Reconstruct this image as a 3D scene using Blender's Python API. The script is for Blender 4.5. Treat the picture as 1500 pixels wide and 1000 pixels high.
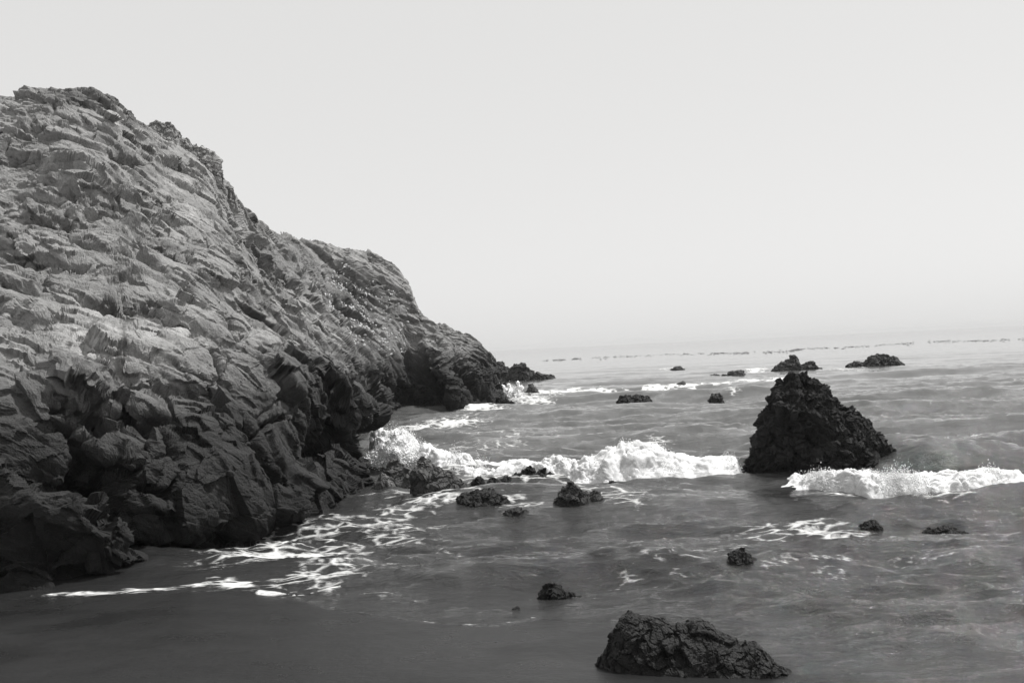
import bpy, bmesh, math, time
import numpy as np
from mathutils import Matrix, Vector
T0 = time.time()
scene = bpy.context.scene
for o in list(bpy.data.objects): bpy.data.objects.remove(o, do_unlink=True)
COL = scene.collection
R = math.radians

# ------------------------------------------------------------------ camera
F_PX = 1608.0                    # focal length in pixels of the 1500 x 1000 photograph
CAM_H = 3.2
ROLL = R(2.70)
PITCH = math.atan(11.0 / F_PX)
cam_d = bpy.data.cameras.new('camera')
cam = bpy.data.objects.new('camera', cam_d); COL.objects.link(cam)
scene.camera = cam
cam_d.sensor_width = 36.0; cam_d.sensor_fit = 'HORIZONTAL'
cam_d.lens = 36.0 * F_PX / 1500.0
cam_d.clip_start = 0.1; cam_d.clip_end = 20000
_fw = Vector((0, math.cos(PITCH), math.sin(PITCH)))
_r0 = Vector((1, 0, 0)); _u0 = _r0.cross(_fw)
_rt = math.cos(ROLL) * _r0 - math.sin(ROLL) * _u0
_up = math.sin(ROLL) * _r0 + math.cos(ROLL) * _u0
cam.matrix_world = Matrix(((_rt.x, _up.x, -_fw.x, 0), (_rt.y, _up.y, -_fw.y, 0), (_rt.z, _up.z, -_fw.z, CAM_H), (0, 0, 0, 1)))
FW, RT, UP = (np.array(v) for v in (_fw, _rt, _up))
EYE = np.array((0, 0, CAM_H))

# ------------------------------------------------------------------ sky and sun
SUN_TO = np.array((0.46, 0.22, 0.86)); SUN_TO = SUN_TO / np.linalg.norm(SUN_TO)
world = bpy.data.worlds.new('World'); scene.world = world; world.use_nodes = True
wn = world.node_tree.nodes; wl = world.node_tree.links
for n in list(wn): wn.remove(n)
w_out = wn.new('ShaderNodeOutputWorld'); w_bg = wn.new('ShaderNodeBackground')
sky = wn.new('ShaderNodeTexSky'); sky.sky_type = 'NISHITA'; sky.sun_disc = False
sky.sun_elevation = math.asin(SUN_TO[2]); sky.sun_rotation = math.atan2(SUN_TO[0], SUN_TO[1])
sky.air_density = 1.0; sky.dust_density = 1.5; sky.ozone_density = 1.0
w_bw = wn.new('ShaderNodeRGBToBW')
w_mix = wn.new('ShaderNodeMix'); w_mix.data_type = 'RGBA'      # even sea haze laid over the clear sky
w_mix.inputs['Factor'].default_value = 0.66
w_mix.inputs['B'].default_value = (9.9, 9.85, 9.75, 1)
wl.new(sky.outputs[0], w_bw.inputs[0]); wl.new(w_bw.outputs[0], w_mix.inputs['A'])
wl.new(w_mix.outputs['Result'], w_bg.inputs[0])
w_bg.inputs[1].default_value = 0.10
wl.new(w_bg.outputs[0], w_out.inputs[0])
sun_d = bpy.data.lights.new('sun', 'SUN'); sun = bpy.data.objects.new('sun', sun_d); COL.objects.link(sun)
sun_d.energy = 5.0; sun_d.angle = R(1.0); sun_d.color = (1.0, 0.995, 0.985)
sun.rotation_euler = Vector(-SUN_TO).to_track_quat('-Z', 'Y').to_euler()
sun.location = (30, 0, 60)
scene.view_settings.view_transform = 'Standard'; scene.view_settings.look = 'None'
scene.view_settings.exposure = 0.0; scene.view_settings.gamma = 1.0
scene.view_settings.use_curve_mapping = False

# ------------------------------------------------------------------ pixel <-> world
def ray(px, py):
    px = np.asarray(px, float); py = np.asarray(py, float)
    return FW + ((px - 750) / F_PX)[..., None] * RT - ((py - 500) / F_PX)[..., None] * UP
def at_depth(px, py, d):                       # d = distance along +Y
    r = ray(px, py); return EYE + r * (np.asarray(d, float) / r[..., 1])[..., None]
def at_z(px, py, z=0.0):
    r = ray(px, py); return EYE + r * ((z - CAM_H) / r[..., 2])[..., None]
def project(P):
    q = P - EYE; w = np.maximum(q @ FW, 1e-3)
    return 750 + F_PX * (q @ RT) / w, 500 - F_PX * (q @ UP) / w

# ------------------------------------------------------------------ noise
def _hash(ix, iy, iz, seed):
    h = ix.astype(np.uint32) * np.uint32(374761393) + iy.astype(np.uint32) * np.uint32(668265263) \
        + iz.astype(np.uint32) * np.uint32(2246822519) + np.uint32((seed * 3266489917) & 0xffffffff)
    h ^= h >> np.uint32(13); h *= np.uint32(1274126177); h ^= h >> np.uint32(16)
    h *= np.uint32(2654435761); h ^= h >> np.uint32(15)
    return h
def _perlin(p, seed):
    f = np.floor(p); i = f.astype(np.int32); t = (p - f).astype(np.float32)
    u = t * t * t * (t * (t * 6 - 15) + 10)
    out = np.zeros(len(p), np.float32)
    for dx in (0, 1):
        wx = u[:, 0] if dx else 1 - u[:, 0]
        for dy in (0, 1):
            wxy = wx * (u[:, 1] if dy else 1 - u[:, 1])
            for dz in (0, 1):
                h = _hash(i[:, 0] + dx, i[:, 1] + dy, i[:, 2] + dz, seed)
                gx = (h & np.uint32(1023)).astype(np.float32) / 511.5 - 1
                gy = ((h >> np.uint32(10)) & np.uint32(1023)).astype(np.float32) / 511.5 - 1
                gz = ((h >> np.uint32(20)) & np.uint32(1023)).astype(np.float32) / 511.5 - 1
                g = gx * (t[:, 0] - dx) + gy * (t[:, 1] - dy) + gz * (t[:, 2] - dz)
                out += wxy * (u[:, 2] if dz else 1 - u[:, 2]) * g
    return out * 1.5
def chunked(fn, p, *a, size=60000):
    r = [fn(p[k:k + size], *a) for k in range(0, len(p), size)]
    return tuple(np.concatenate(c) for c in zip(*r)) if isinstance(r[0], tuple) else np.concatenate(r)
def perlin(p, wlen=1.0, seed=0):
    return chunked(_perlin, np.asarray(p, np.float64) / wlen + 37.3 * (seed % 17), seed)
def fbm(p, wlen, octaves=4, gain=0.5, seed=0, ridged=False):
    out = 0; a = 1.0; s = 0
    for k in range(octaves):
        n = perlin(p, wlen / 2 ** k, seed + k * 11)
        out = out + a * ((1 - 2 * np.abs(n)) if ridged else n); s += a; a *= gain
    return out / s
def _worley(p, seed):
    f = np.floor(p); i = f.astype(np.int32); t = (p - f).astype(np.float32)
    n = len(p); F1 = np.full(n, 9, np.float32); F2 = np.full(n, 9, np.float32)
    H = np.zeros(n, np.uint32); V = np.zeros((n, 3), np.float32)
    for dx in (-1, 0, 1):
        for dy in (-1, 0, 1):
            for dz in (-1, 0, 1):
                h = _hash(i[:, 0] + dx, i[:, 1] + dy, i[:, 2] + dz, seed)
                vx = t[:, 0] - dx - (h & np.uint32(1023)).astype(np.float32) / 1023
                vy = t[:, 1] - dy - ((h >> np.uint32(10)) & np.uint32(1023)).astype(np.float32) / 1023
                vz = t[:, 2] - dz - ((h >> np.uint32(20)) & np.uint32(1023)).astype(np.float32) / 1023
                d = vx * vx + vy * vy + vz * vz
                m = d < F1
                F2 = np.where(m, F1, np.minimum(F2, d)); F1 = np.where(m, d, F1)
                H = np.where(m, h, H)
                V[m, 0] = vx[m]; V[m, 1] = vy[m]; V[m, 2] = vz[m]
    return np.sqrt(F1), np.sqrt(F2), H, V
def worley(p, wlen, seed=0):
    return chunked(_worley, np.asarray(p, np.float64) / wlen + 11.7, seed)
def blocks(p, wlen, seed, tilt=0.7, crack=0.12, crack_w=0.06, soft=0.16):
    """broken-rock relief: every cell is a tilted facet, joints between cells are recessed (units of wlen)"""
    F1, F2, H, V = worley(p, wlen, seed)
    h2 = H * np.uint32(2246822519); h2 ^= h2 >> np.uint32(14)
    g = np.stack([((h2 >> np.uint32(s)) & np.uint32(255)).astype(np.float32) / 127.5 - 1 for s in (0, 8, 16)], 1)
    step = (((h2 >> np.uint32(24)) & np.uint32(255)).astype(np.float32) / 127.5 - 1) * 0.22
    e = np.clip((F2 - F1) / crack_w, 0, 1); e = e * e * (3 - 2 * e)
    b = 1.0 if soft <= 0 else smooth(0, soft, F2 - F1)
    return ((V * g).sum(1) * tilt + step) * b - crack * (1 - e)
def facets(p, lam, seed, n=6):
    """angular relief: creased triangle waves in several directions, giving flat faces that meet at edges"""
    rng = np.random.default_rng(seed); out = 0
    for k in range(n):
        d = rng.normal(size=3); d /= np.linalg.norm(d); l = lam * rng.uniform(0.6, 1.5)
        ph = (p @ d) / l + 0.55 * perlin(p, lam * 2.2, seed + k) + rng.random()
        out = out + (4 * np.abs(ph - np.floor(ph) - 0.5) - 1) * (0.4 + 0.8 * smooth(-0.2, 0.3, perlin(p, lam * 2.8, seed + 40 + k)))
    return out / n
def joints(p, lam, seed, w=0.05):
    """0..1 along the joints between cells, present only in places"""
    F1, F2, H, V = worley(p, lam, seed)
    return (1 - smooth(0, w, F2 - F1)) * smooth(-0.05, 0.25, perlin(p, lam * 1.6, seed + 3))
def smooth(a, b, x):
    t = np.clip((x - a) / (b - a), 0, 1); return t * t * (3 - 2 * t)
def seg_dist(px, py, pts):
    """distance in photo pixels to a polyline, and the fraction along it"""
    best = np.full(px.shape, 1e9); fr = np.zeros(px.shape); n = len(pts) - 1
    for k in range(n):
        ax, ay = pts[k]; bx, by = pts[k + 1]; vx, vy = bx - ax, by - ay
        t = np.clip(((px - ax) * vx + (py - ay) * vy) / (vx * vx + vy * vy), 0, 1)
        d = np.hypot(px - ax - t * vx, py - ay - t * vy); m = d < best
        best = np.where(m, d, best); fr = np.where(m, (k + t) / n, fr)
    return best, fr

# ------------------------------------------------------------------ mesh helpers
def mesh_from(name, V, quads=None, tris=None, mat=None, parent=None, attrs=None, smooth_shade=True):
    me = bpy.data.meshes.new(name)
    V = np.ascontiguousarray(V, np.float32)
    loops, starts = [], []; s = 0
    for f, k in ((quads, 4), (tris, 3)):
        if f is not None and len(f):
            loops.append(np.asarray(f, np.int32).ravel()); starts.append(s + np.arange(len(f), dtype=np.int32) * k); s += len(f) * k
    L = np.concatenate(loops); S = np.concatenate(starts)
    me.vertices.add(len(V)); me.vertices.foreach_set('co', V.ravel())
    me.loops.add(len(L)); me.loops.foreach_set('vertex_index', L)
    me.polygons.add(len(S)); me.polygons.foreach_set('loop_start', S)
    me.update(calc_edges=True); me.validate()
    me.polygons.foreach_set('use_smooth', np.full(len(me.polygons), smooth_shade))
    for k, v in (attrs or {}).items():
        a = me.attributes.new(k, 'FLOAT', 'POINT'); a.data.foreach_set('value', np.ascontiguousarray(v, np.float32))
    if mat: me.materials.append(mat)
    ob = bpy.data.objects.new(name, me); COL.objects.link(ob)
    if parent: ob.parent = parent; ob.matrix_parent_inverse = Matrix.Translation(-parent.location)
    return ob
def grid_quads(nu, nv):
    a = (np.arange(nu - 1)[:, None] * nv + np.arange(nv - 1)[None, :]).ravel()
    return np.stack([a, a + nv, a + nv + 1, a + 1], 1)
def grid_normals(P):
    du = np.gradient(P, axis=0); dv = np.gradient(P, axis=1)
    n = np.cross(du, dv); return n / np.maximum(np.linalg.norm(n, axis=2, keepdims=True), 1e-9)
def blur(A, k):
    for _ in range(k):
        B = np.pad(A, ((1, 1), (1, 1), (0, 0)), mode='edge')
        A = (B[:-2, 1:-1] + B[2:, 1:-1] + B[1:-1, :-2] + B[1:-1, 2:] + 2 * B[1:-1, 1:-1]) / 6
    return A
def catmull(P, counts):
    """interpolate control points along axis 0"""
    P = np.asarray(P, float); Q = np.concatenate([2 * P[:1] - P[1:2], P, 2 * P[-1:] - P[-2:-1]]); out = []
    for k, c in enumerate(counts):
        t = (np.arange(c) / c).reshape((-1,) + (1,) * (P.ndim - 1))
        a, b, c_, d = Q[k], Q[k + 1], Q[k + 2], Q[k + 3]
        out.append(0.5 * (2 * b + (c_ - a) * t + (2 * a - 5 * b + 4 * c_ - d) * t ** 2 + (3 * b - a - 3 * c_ + d) * t ** 3))
    out.append(P[-1:]); return np.concatenate(out)
def tag(o, label=None, cat=None, group=None, kind=None):
    for k, v in (('label', label), ('category', cat), ('group', group), ('kind', kind)):
        if v: o[k] = v
    return o

# ------------------------------------------------------------------ materials (black-and-white photograph: neutral greys)
def new_mat(name):
    m = bpy.data.materials.new(name); m.use_nodes = True
    nt = m.node_tree; b = nt.nodes['Principled BSDF']
    return m, nt, b
def N(nt, t, **kw):
    n = nt.nodes.new(t)
    for k, v in kw.items(): setattr(n, k, v)
    return n
def math_node(nt, op, a, b=None, clamp=False):
    n = N(nt, 'ShaderNodeMath', operation=op, use_clamp=clamp)
    for i, v in enumerate((a, b)):
        if v is None: continue
        if hasattr(v, 'links'): nt.links.new(v, n.inputs[i])
        else: n.inputs[i].default_value = v
    return n.outputs[0]
def noise_tex(nt, coord, scale, detail=6, rough=0.6, dist=0.0):
    n = N(nt, 'ShaderNodeTexNoise'); n.inputs['Scale'].default_value = scale; n.inputs['Detail'].default_value = detail
    n.inputs['Roughness'].default_value = rough; n.inputs['Distortion'].default_value = dist
    nt.links.new(coord, n.inputs['Vector']); return n.outputs['Fac']
def rock_material():
    m, nt, b = new_mat('rock'); L = nt.links
    co = N(nt, 'ShaderNodeTexCoord').outputs['Object']
    tone = N(nt, 'ShaderNodeAttribute', attribute_name='tone').outputs['Fac']
    wet = N(nt, 'ShaderNodeAttribute', attribute_name='wet').outputs['Fac']
    n1 = noise_tex(nt, co, 1.1, 8, 0.65); n2 = noise_tex(nt, co, 9.0, 6, 0.7); n3 = noise_tex(nt, co, 34.0, 4, 0.7)
    v1 = math_node(nt, 'MULTIPLY_ADD', n1, 1.0); nt.nodes[-1].inputs[2].default_value = 0.50
    v2 = math_node(nt, 'MULTIPLY_ADD', n2, 1.1); nt.nodes[-1].inputs[2].default_value = 0.45
    v3 = math_node(nt, 'MULTIPLY_ADD', n3, 0.9); nt.nodes[-1].inputs[2].default_value = 0.55
    c = math_node(nt, 'MULTIPLY', math_node(nt, 'MULTIPLY', v1, v2), math_node(nt, 'MULTIPLY', tone, v3))
    comb = N(nt, 'ShaderNodeCombineColor')
    L.new(c, comb.inputs[0]); L.new(math_node(nt, 'MULTIPLY', c, 0.99), comb.inputs[1]); L.new(math_node(nt, 'MULTIPLY', c, 0.975), comb.inputs[2])
    L.new(comb.outputs[0], b.inputs['Base Color'])
    rg = math_node(nt, 'MULTIPLY_ADD', wet, -0.45); nt.nodes[-1].inputs[2].default_value = 0.92
    L.new(rg, b.inputs['Roughness'])
    b.inputs['Specular IOR Level'].default_value = 0.25
    bp = N(nt, 'ShaderNodeBump'); bp.inputs['Strength'].default_value = 1.0; bp.inputs['Distance'].default_value = 0.06
    hsum = math_node(nt, 'ADD', math_node(nt, 'MULTIPLY', n2, 1.0), math_node(nt, 'MULTIPLY', n3, 0.55))
    L.new(hsum, bp.inputs['Height']); L.new(bp.outputs[0], b.inputs['Normal'])
    return m
def water_material():
    m, nt, b = new_mat('sea_water'); L = nt.links
    co = N(nt, 'ShaderNodeTexCoord').outputs['Object']
    foam = N(nt, 'ShaderNodeAttribute', attribute_name='foam').outputs['Fac']
    silt_lift = N(nt, 'ShaderNodeAttribute', attribute_name='silt_lift').outputs['Fac']
    mp = N(nt, 'ShaderNodeMapping'); mp.inputs['Scale'].default_value = (0.55, 1.0, 1.0); L.new(co, mp.inputs[0])
    n1 = noise_tex(nt, mp.outputs[0], 2.6, 7, 0.66, 0.6); n2 = noise_tex(nt, mp.outputs[0], 11.0, 5, 0.65, 0.4)
    fn = noise_tex(nt, mp.outputs[0], 11.0, 8, 0.78)
    vw = N(nt, 'ShaderNodeMix', data_type='VECTOR'); vw.inputs['Factor'].default_value = 0.20
    vn = N(nt, 'ShaderNodeTexNoise'); vn.inputs['Scale'].default_value = 3.0; vn.inputs['Detail'].default_value = 5; L.new(mp.outputs[0], vn.inputs['Vector'])
    L.new(mp.outputs[0], vw.inputs['A']); L.new(vn.outputs['Color'], vw.inputs['B'])
    vor = N(nt, 'ShaderNodeTexVoronoi', feature='DISTANCE_TO_EDGE'); vor.inputs['Scale'].default_value = 4.5; L.new(vw.outputs['Result'], vor.inputs['Vector'])
    web = N(nt, 'ShaderNodeMapRange'); web.inputs[1].default_value = 0.0; web.inputs[2].default_value = 0.16; web.inputs[3].default_value = 1.15; web.inputs[4].default_value = 0.2; L.new(vor.outputs['Distance'], web.inputs[0])
    foam = math_node(nt, 'MULTIPLY', foam, math_node(nt, 'MAXIMUM', web.outputs[0], math_node(nt, 'MULTIPLY_ADD', foam, 3.0))); nt.nodes[-3].inputs[2].default_value = -1.75
    f2 = math_node(nt, 'ADD', foam, math_node(nt, 'MULTIPLY', math_node(nt, 'SUBTRACT', fn, 0.5), 1.3))
    rmp = N(nt, 'ShaderNodeMapRange'); rmp.inputs[1].default_value = 0.20; rmp.inputs[2].default_value = 0.85; L.new(f2, rmp.inputs[0])
    ff = rmp.outputs[0]
    mx = N(nt, 'ShaderNodeMix', data_type='RGBA'); L.new(ff, mx.inputs['Factor'])
    cw = N(nt, 'ShaderNodeMix', data_type='RGBA'); L.new(silt_lift, cw.inputs['Factor'])
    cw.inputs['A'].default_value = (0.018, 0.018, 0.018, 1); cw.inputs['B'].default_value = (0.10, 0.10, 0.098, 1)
    L.new(cw.outputs['Result'], mx.inputs['A']); mx.inputs['B'].default_value = (0.66, 0.66, 0.65, 1)
    L.new(mx.outputs['Result'], b.inputs['Base Color'])
    rg = math_node(nt, 'MULTIPLY_ADD', ff, 0.6); nt.nodes[-1].inputs[2].default_value = 0.06; L.new(rg, b.inputs['Roughness'])
    b.inputs['IOR'].default_value = 1.33; b.inputs['Specular IOR Level'].default_value = 0.46
    bp = N(nt, 'ShaderNodeBump'); L.new(N(nt, 'ShaderNodeAttribute', attribute_name='chop').outputs['Fac'], bp.inputs['Strength']); bp.inputs['Distance'].default_value = 0.075
    hs = math_node(nt, 'ADD', n1, math_node(nt, 'MULTIPLY', n2, 0.4))
    L.new(hs, bp.inputs['Height']); L.new(bp.outputs[0], b.inputs['Normal'])
    return m
def foam_material():
    m, nt, b = new_mat('sea_foam'); L = nt.links
    co = N(nt, 'ShaderNodeTexCoord').outputs['Object']
    n1 = noise_tex(nt, co, 6.0, 6, 0.7); n2 = noise_tex(nt, co, 30.0, 4, 0.7)
    mr = N(nt, 'ShaderNodeMapRange'); mr.inputs[1].default_value = 0.3; mr.inputs[2].default_value = 0.6; mr.inputs[3].default_value = 0.5; mr.inputs[4].default_value = 0.74
    L.new(n1, mr.inputs[0])
    cc = N(nt, 'ShaderNodeCombineColor')
    for i in range(3): L.new(mr.outputs[0], cc.inputs[i])
    L.new(cc.outputs[0], b.inputs['Base Color']); b.inputs['Roughness'].default_value = 0.8
    b.inputs['Subsurface Weight'].default_value = 0.5; b.inputs['Subsurface Radius'].default_value = (0.1, 0.1, 0.1)
    b.inputs['Subsurface Scale'].default_value = 0.5
    bp = N(nt, 'ShaderNodeBump'); bp.inputs['Strength'].default_value = 0.6; bp.inputs['Distance'].default_value = 0.03
    L.new(math_node(nt, 'ADD', n1, n2), bp.inputs['Height']); L.new(bp.outputs[0], b.inputs['Normal'])
    return m
def sand_material():
    m, nt, b = new_mat('wet_sand'); L = nt.links
    b.inputs['Specular IOR Level'].default_value = 0.12
    co = N(nt, 'ShaderNodeTexCoord').outputs['Object']
    n1 = noise_tex(nt, co, 0.7, 6, 0.6); n2 = noise_tex(nt, co, 60.0, 4, 0.7)
    c = math_node(nt, 'MULTIPLY', math_node(nt, 'MULTIPLY_ADD', n1, 0.016), 1.0)
    nt.nodes[-2].inputs[2].default_value = 0.008
    c2 = math_node(nt, 'MULTIPLY', c, math_node(nt, 'MULTIPLY_ADD', n2, 0.8)); nt.nodes[-2].inputs[2].default_value = 0.6
    cc = N(nt, 'ShaderNodeCombineColor')
    for i in range(3): L.new(c2, cc.inputs[i])
    L.new(cc.outputs[0], b.inputs['Base Color'])
    mr = N(nt, 'ShaderNodeMapRange'); mr.inputs[1].default_value = 0.35; mr.inputs[2].default_value = 0.65; mr.inputs[3].default_value = 0.22; mr.inputs[4].default_value = 0.5
    L.new(n1, mr.inputs[0]); L.new(mr.outputs[0], b.inputs['Roughness'])
    bp = N(nt, 'ShaderNodeBump'); bp.inputs['Strength'].default_value = 0.6; bp.inputs['Distance'].default_value = 0.02
    n4 = noise_tex(nt, co, 6.0, 6, 0.7)
    L.new(math_node(nt, 'ADD', math_node(nt, 'MULTIPLY', n4, 1.5), math_node(nt, 'MULTIPLY', n2, 0.4)), bp.inputs['Height']); L.new(bp.outputs[0], b.inputs['Normal'])
    return m
def flat_material(name, v, rough=0.7):
    m, nt, b = new_mat(name); L = nt.links
    co = N(nt, 'ShaderNodeTexCoord').outputs['Object']
    n1 = noise_tex(nt, co, 5.0, 5, 0.7)
    c = math_node(nt, 'MULTIPLY', math_node(nt, 'ADD', n1, 0.5), v)
    cc = N(nt, 'ShaderNodeCombineColor')
    for i in range(3): L.new(c, cc.inputs[i])
    L.new(cc.outputs[0], b.inputs['Base Color']); b.inputs['Roughness'].default_value = rough
    return m
M_ROCK = rock_material(); M_WATER = water_material(); M_FOAM = foam_material(); M_SAND = sand_material()
M_KELP = flat_material('kelp', 0.13, 0.5); M_SPRAY = flat_material('spray_drops', 0.95, 0.7); M_LEAF = flat_material('pale_leaf', 0.55, 0.6)

# ------------------------------------------------------------------ sea
SHORE = [(-300, 885), (0, 882), (57, 878), (200, 872), (360, 870), (430, 884), (500, 898), (640, 917), (720, 919), (800, 910), (900, 925), (1000, 945), (1150, 990), (1500, 1050), (1900, 1090)]
BREAK_L = [(538, 668), (570, 684), (620, 696), (690, 703), (780, 699), (870, 707), (950, 706), (1030, 706), (1095, 702)]
BREAK_R = [(1160, 722), (1215, 726), (1270, 732), (1350, 737), (1440, 735), (1560, 725)]
SWELLS = [([(900, 655), (980, 648), (1070, 640)], 0.22, 1.2), ([(1290, 690), (1360, 678), (1450, 662), (1600, 640)], 0.38, 1.3),
          ([(760, 565), (900, 562), (1140, 552)], 0.25, 2.5), ([(640, 668), (720, 664), (860, 672)], 0.2, 1.0)]
def poly_world(pts):
    P = at_z(np.array([p[0] for p in pts], float), np.array([p[1] for p in pts], float)); return [tuple(p[:2]) for p in P]
def sea_height(x, y):
    """open-water relief in metres at ground positions"""
    p = np.stack([x, y, np.zeros_like(x)], 1); r = np.hypot(x, y)
    calm = 1 - 0.55 * np.exp(-((x - 3.0) / 5.5) ** 2 - ((y - 21.0) / 4.0) ** 2)
    calm = calm * (1 - 0.6 * np.exp(-((x - 5.6) / 1.6) ** 2 - ((y - 21.6) / 1.6) ** 2))
    h = np.zeros(len(x)); rng = np.random.default_rng(5)
    warp = perlin(p, 14.0, 3) * 2.0
    for k in range(16):
        wlen = 1.4 * (1.17 ** k); a = rng.normal(-1.67, 0.42); ph = rng.uniform(0, 6.28)
        amp = 0.0105 * min(wlen, 4.0 + 0.3 * wlen) * np.clip((r + 6) / 30, 0.5, 1.0)
        amp = amp * smooth(0, 1, np.clip(wlen * 1100 / np.maximum(r, 1) ** 2 / 1.5, 0, 1))
        w = (np.cos(a) * x + np.sin(a) * y) * 6.2832 / wlen + ph + warp
        h += amp * (2 * (0.5 + 0.5 * np.sin(w)) ** 1.6 - 0.9)
    q = p * np.array((0.5, 1.0, 1.0))
    fade = np.clip(60 / np.maximum(r, 1), 0, 1)
    h += 0.21 * fade * fbm(q, 1.7, 4, 0.55, 21, ridged=True)
    h += 0.045 * np.clip(30 / np.maximum(r, 1), 0, 1) * fbm(q, 0.45, 2, 0.5, 31, ridged=True)
    h += 0.17 * np.clip(30 / np.maximum(r, 1), 0, 1) * fbm(p * np.array((0.36, 1.0, 1.0)) + np.array((0, 0, 5)), 0.95, 3, 0.5, 25, ridged=True)
    h -= 0.11
    W = poly_world(SHORE); sy = np.interp(x, [w[0] for w in W], [w[1] for w in W])
    h *= calm * (0.10 + 0.90 * smooth(0.0, 3.5, y - sy))
    for pts, amp, wid in SWELLS:
        d, fr = seg_dist(x, y, poly_world(pts))
        h += amp * np.exp(-(d / wid) ** 2) * smooth(0, 0.2, fr) * smooth(1, 0.8, fr)
    return h
def build_sea():
    r0, r1 = 7.0, 9000.0
    # ring spacing follows 1/r so that near ripples and far swell are both resolved
    inv = np.concatenate([np.linspace(1 / r0, 1 / 40., 470, endpoint=False), np.linspace(1 / 40., 1 / 300., 240, endpoint=False), np.linspace(1 / 300., 1 / r1, 40)])
    rr = 1 / inv
    aa = np.concatenate([np.linspace(-62, -30, 40, endpoint=False), np.linspace(-30, 30, 800, endpoint=False), np.linspace(30, 62, 40)])
    A, Rr = np.meshgrid(np.radians(aa), rr, indexing='ij')
    x = (Rr * np.sin(A)).ravel(); y = (Rr * np.cos(A)).ravel()
    h = sea_height(x, y)
    px, py = project(np.stack([x, y, np.zeros_like(x)], 1))
    p = np.stack([x, y, np.zeros_like(x)], 1)
    # --- lacy drifting foam: where it lies comes from the photograph, its pattern from noise
    warp = np.stack([perlin(p, 1.2, 51), perlin(p, 1.2, 52), 0 * x], 1) * 0.5
    lace = 1 - np.abs(fbm((p + warp) * np.array((0.6, 1, 1)), 0.6, 4, 0.62, 61)) * 3.4
    patch = fbm(p * np.array((0.5, 1, 1)), 1.5, 4, 0.65, 71)
    zone = np.zeros(len(x))
    for cx, cy, rx, ry, rot, s in [
            (420, 800, 150, 45, -8, .85), (470, 845, 110, 35, -8, .75), (350, 858, 55, 12, 4, 1.0), (560, 770, 120, 30, -8, .7), (640, 735, 130, 16, -3, .75), (620, 820, 110, 40, -6, .45),
            (900, 735, 75, 12, 0, .8), (760, 745, 60, 12, 0, .7), (1190, 775, 130, 17, 2, .72), (1060, 815, 120, 25, -6, .55), (1210, 840, 130, 20, -4, .62), (1340, 830, 90, 25, -8, .45),
            (640, 625, 90, 10, -8, .95), (700, 600, 60, 8, -6, .95), (760, 640, 120, 14, -8, .45), (780, 585, 60, 8, -4, .9), (880, 600, 140, 14, -5, .42),
            (1000, 655, 120, 14, -6, .3), (820, 880, 80, 12, -4, .5), (960, 850, 120, 16, -6, .5), (1110, 541, 22, 4, -3, 1.1), (1240, 541, 45, 2.5, -3, .7), (985, 540, 26, 2, -3, 1.0),
            (1075, 579, 14, 3, 0, .9), (1310, 534, 16, 3, 0, .9), (560, 880, 120, 10, 4, .4), (770, 700, 260, 9, 0, .8), (700, 655, 150, 10, -3, .6), (1040, 695, 70, 9, 0, .8), (950, 655, 60, 6, -3, .6), (1310, 730, 150, 8, 2, .85), (1400, 650, 60, 5, -5, .6)]:
        c, s_ = math.cos(R(rot)), math.sin(R(rot)); u = (px - cx) * c + (py - cy) * s_; v = -(px - cx) * s_ + (py - cy) * c
        zone = np.maximum(zone, s * np.exp(-((u / rx) ** 2 + (v / ry) ** 2) ** 1.4 * 0.9))
    foam = 0.92 * smooth(0.30, 1.15, zone * 0.95 + 0.40 * (lace - 0.42) + 0.55 * patch)
    wob = perlin(p, 1.5, 81) * 3 + perlin(p, 0.4, 82) * 1.5
    for pts, w, s in [([(40, 879), (150, 873), (250, 866), (330, 853), (364, 860)], 2.6, .8), ([(380, 872), (440, 876), (500, 866)], 3.5, .9), ([(676, 916), (720, 916), (765, 910), (792, 904)], 1.5, .45),
                      ([(490, 893), (560, 905), (640, 914)], 1.5, .35), ([(790, 574), (900, 573), (1000, 567), (1150, 556)], 3.2, 1.1), ([(690, 662), (780, 650), (840, 645)], 1.5, .5),
                      ([(600, 662), (680, 650), (760, 640)], 2.5, .8), ([(1390, 655), (1460, 645), (1560, 632)], 2.5, .8), ([(1100, 850), (1160, 848), (1225, 837)], 1.6, .35)]:
        d, fr = seg_dist(px, py + wob, pts)
        ww = w * np.clip(0.75 + 1.6 * perlin(p * np.array((1, 0, 0)), 1.1, 83) + 0.8 * perlin(p, 0.35, 84), 0.12, 2.2)
        foam = np.maximum(foam, s * smooth(ww * 1.5, ww * 0.3, d) * (0.55 + 0.45 * smooth(-0.2, 0.5, lace)))
    # scattered whitish flecks on the open water
    r = np.hypot(x, y)
    fl = fbm(p * np.array((0.35, 1, 1)), 2.6, 4, 0.6, 91)
    foam = np.maximum(foam, 0.5 * smooth(0.2, 0.42, fl) * smooth(20, 34, r) * smooth(160, 70, r))
    z = h + 0.02 * foam
    # turbid body colour, raised with distance to brighten the mid and far sea
    silt_lift = 0.02 + 0.8 * smooth(19, 40, y) + 0.18 * smooth(0.0, 0.4, patch) * smooth(60, 20, r)
    V = np.stack([x, y, z], 1)
    ob = mesh_from('sea', V, grid_quads(len(aa), len(rr))[:, ::-1], mat=M_WATER, attrs={'foam': np.clip(foam, 0, 1), 'silt_lift': silt_lift, 'chop': (0.15 + 0.75 * smooth(90, 22, r)) * (1 - 0.7 * np.exp(-((x - 5.6) / 1.6) ** 2 - ((y - 21.6) / 1.6) ** 2))})
    tag(ob, kind='structure'); return ob
build_sea()
print('sea', time.time() - T0)

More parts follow.
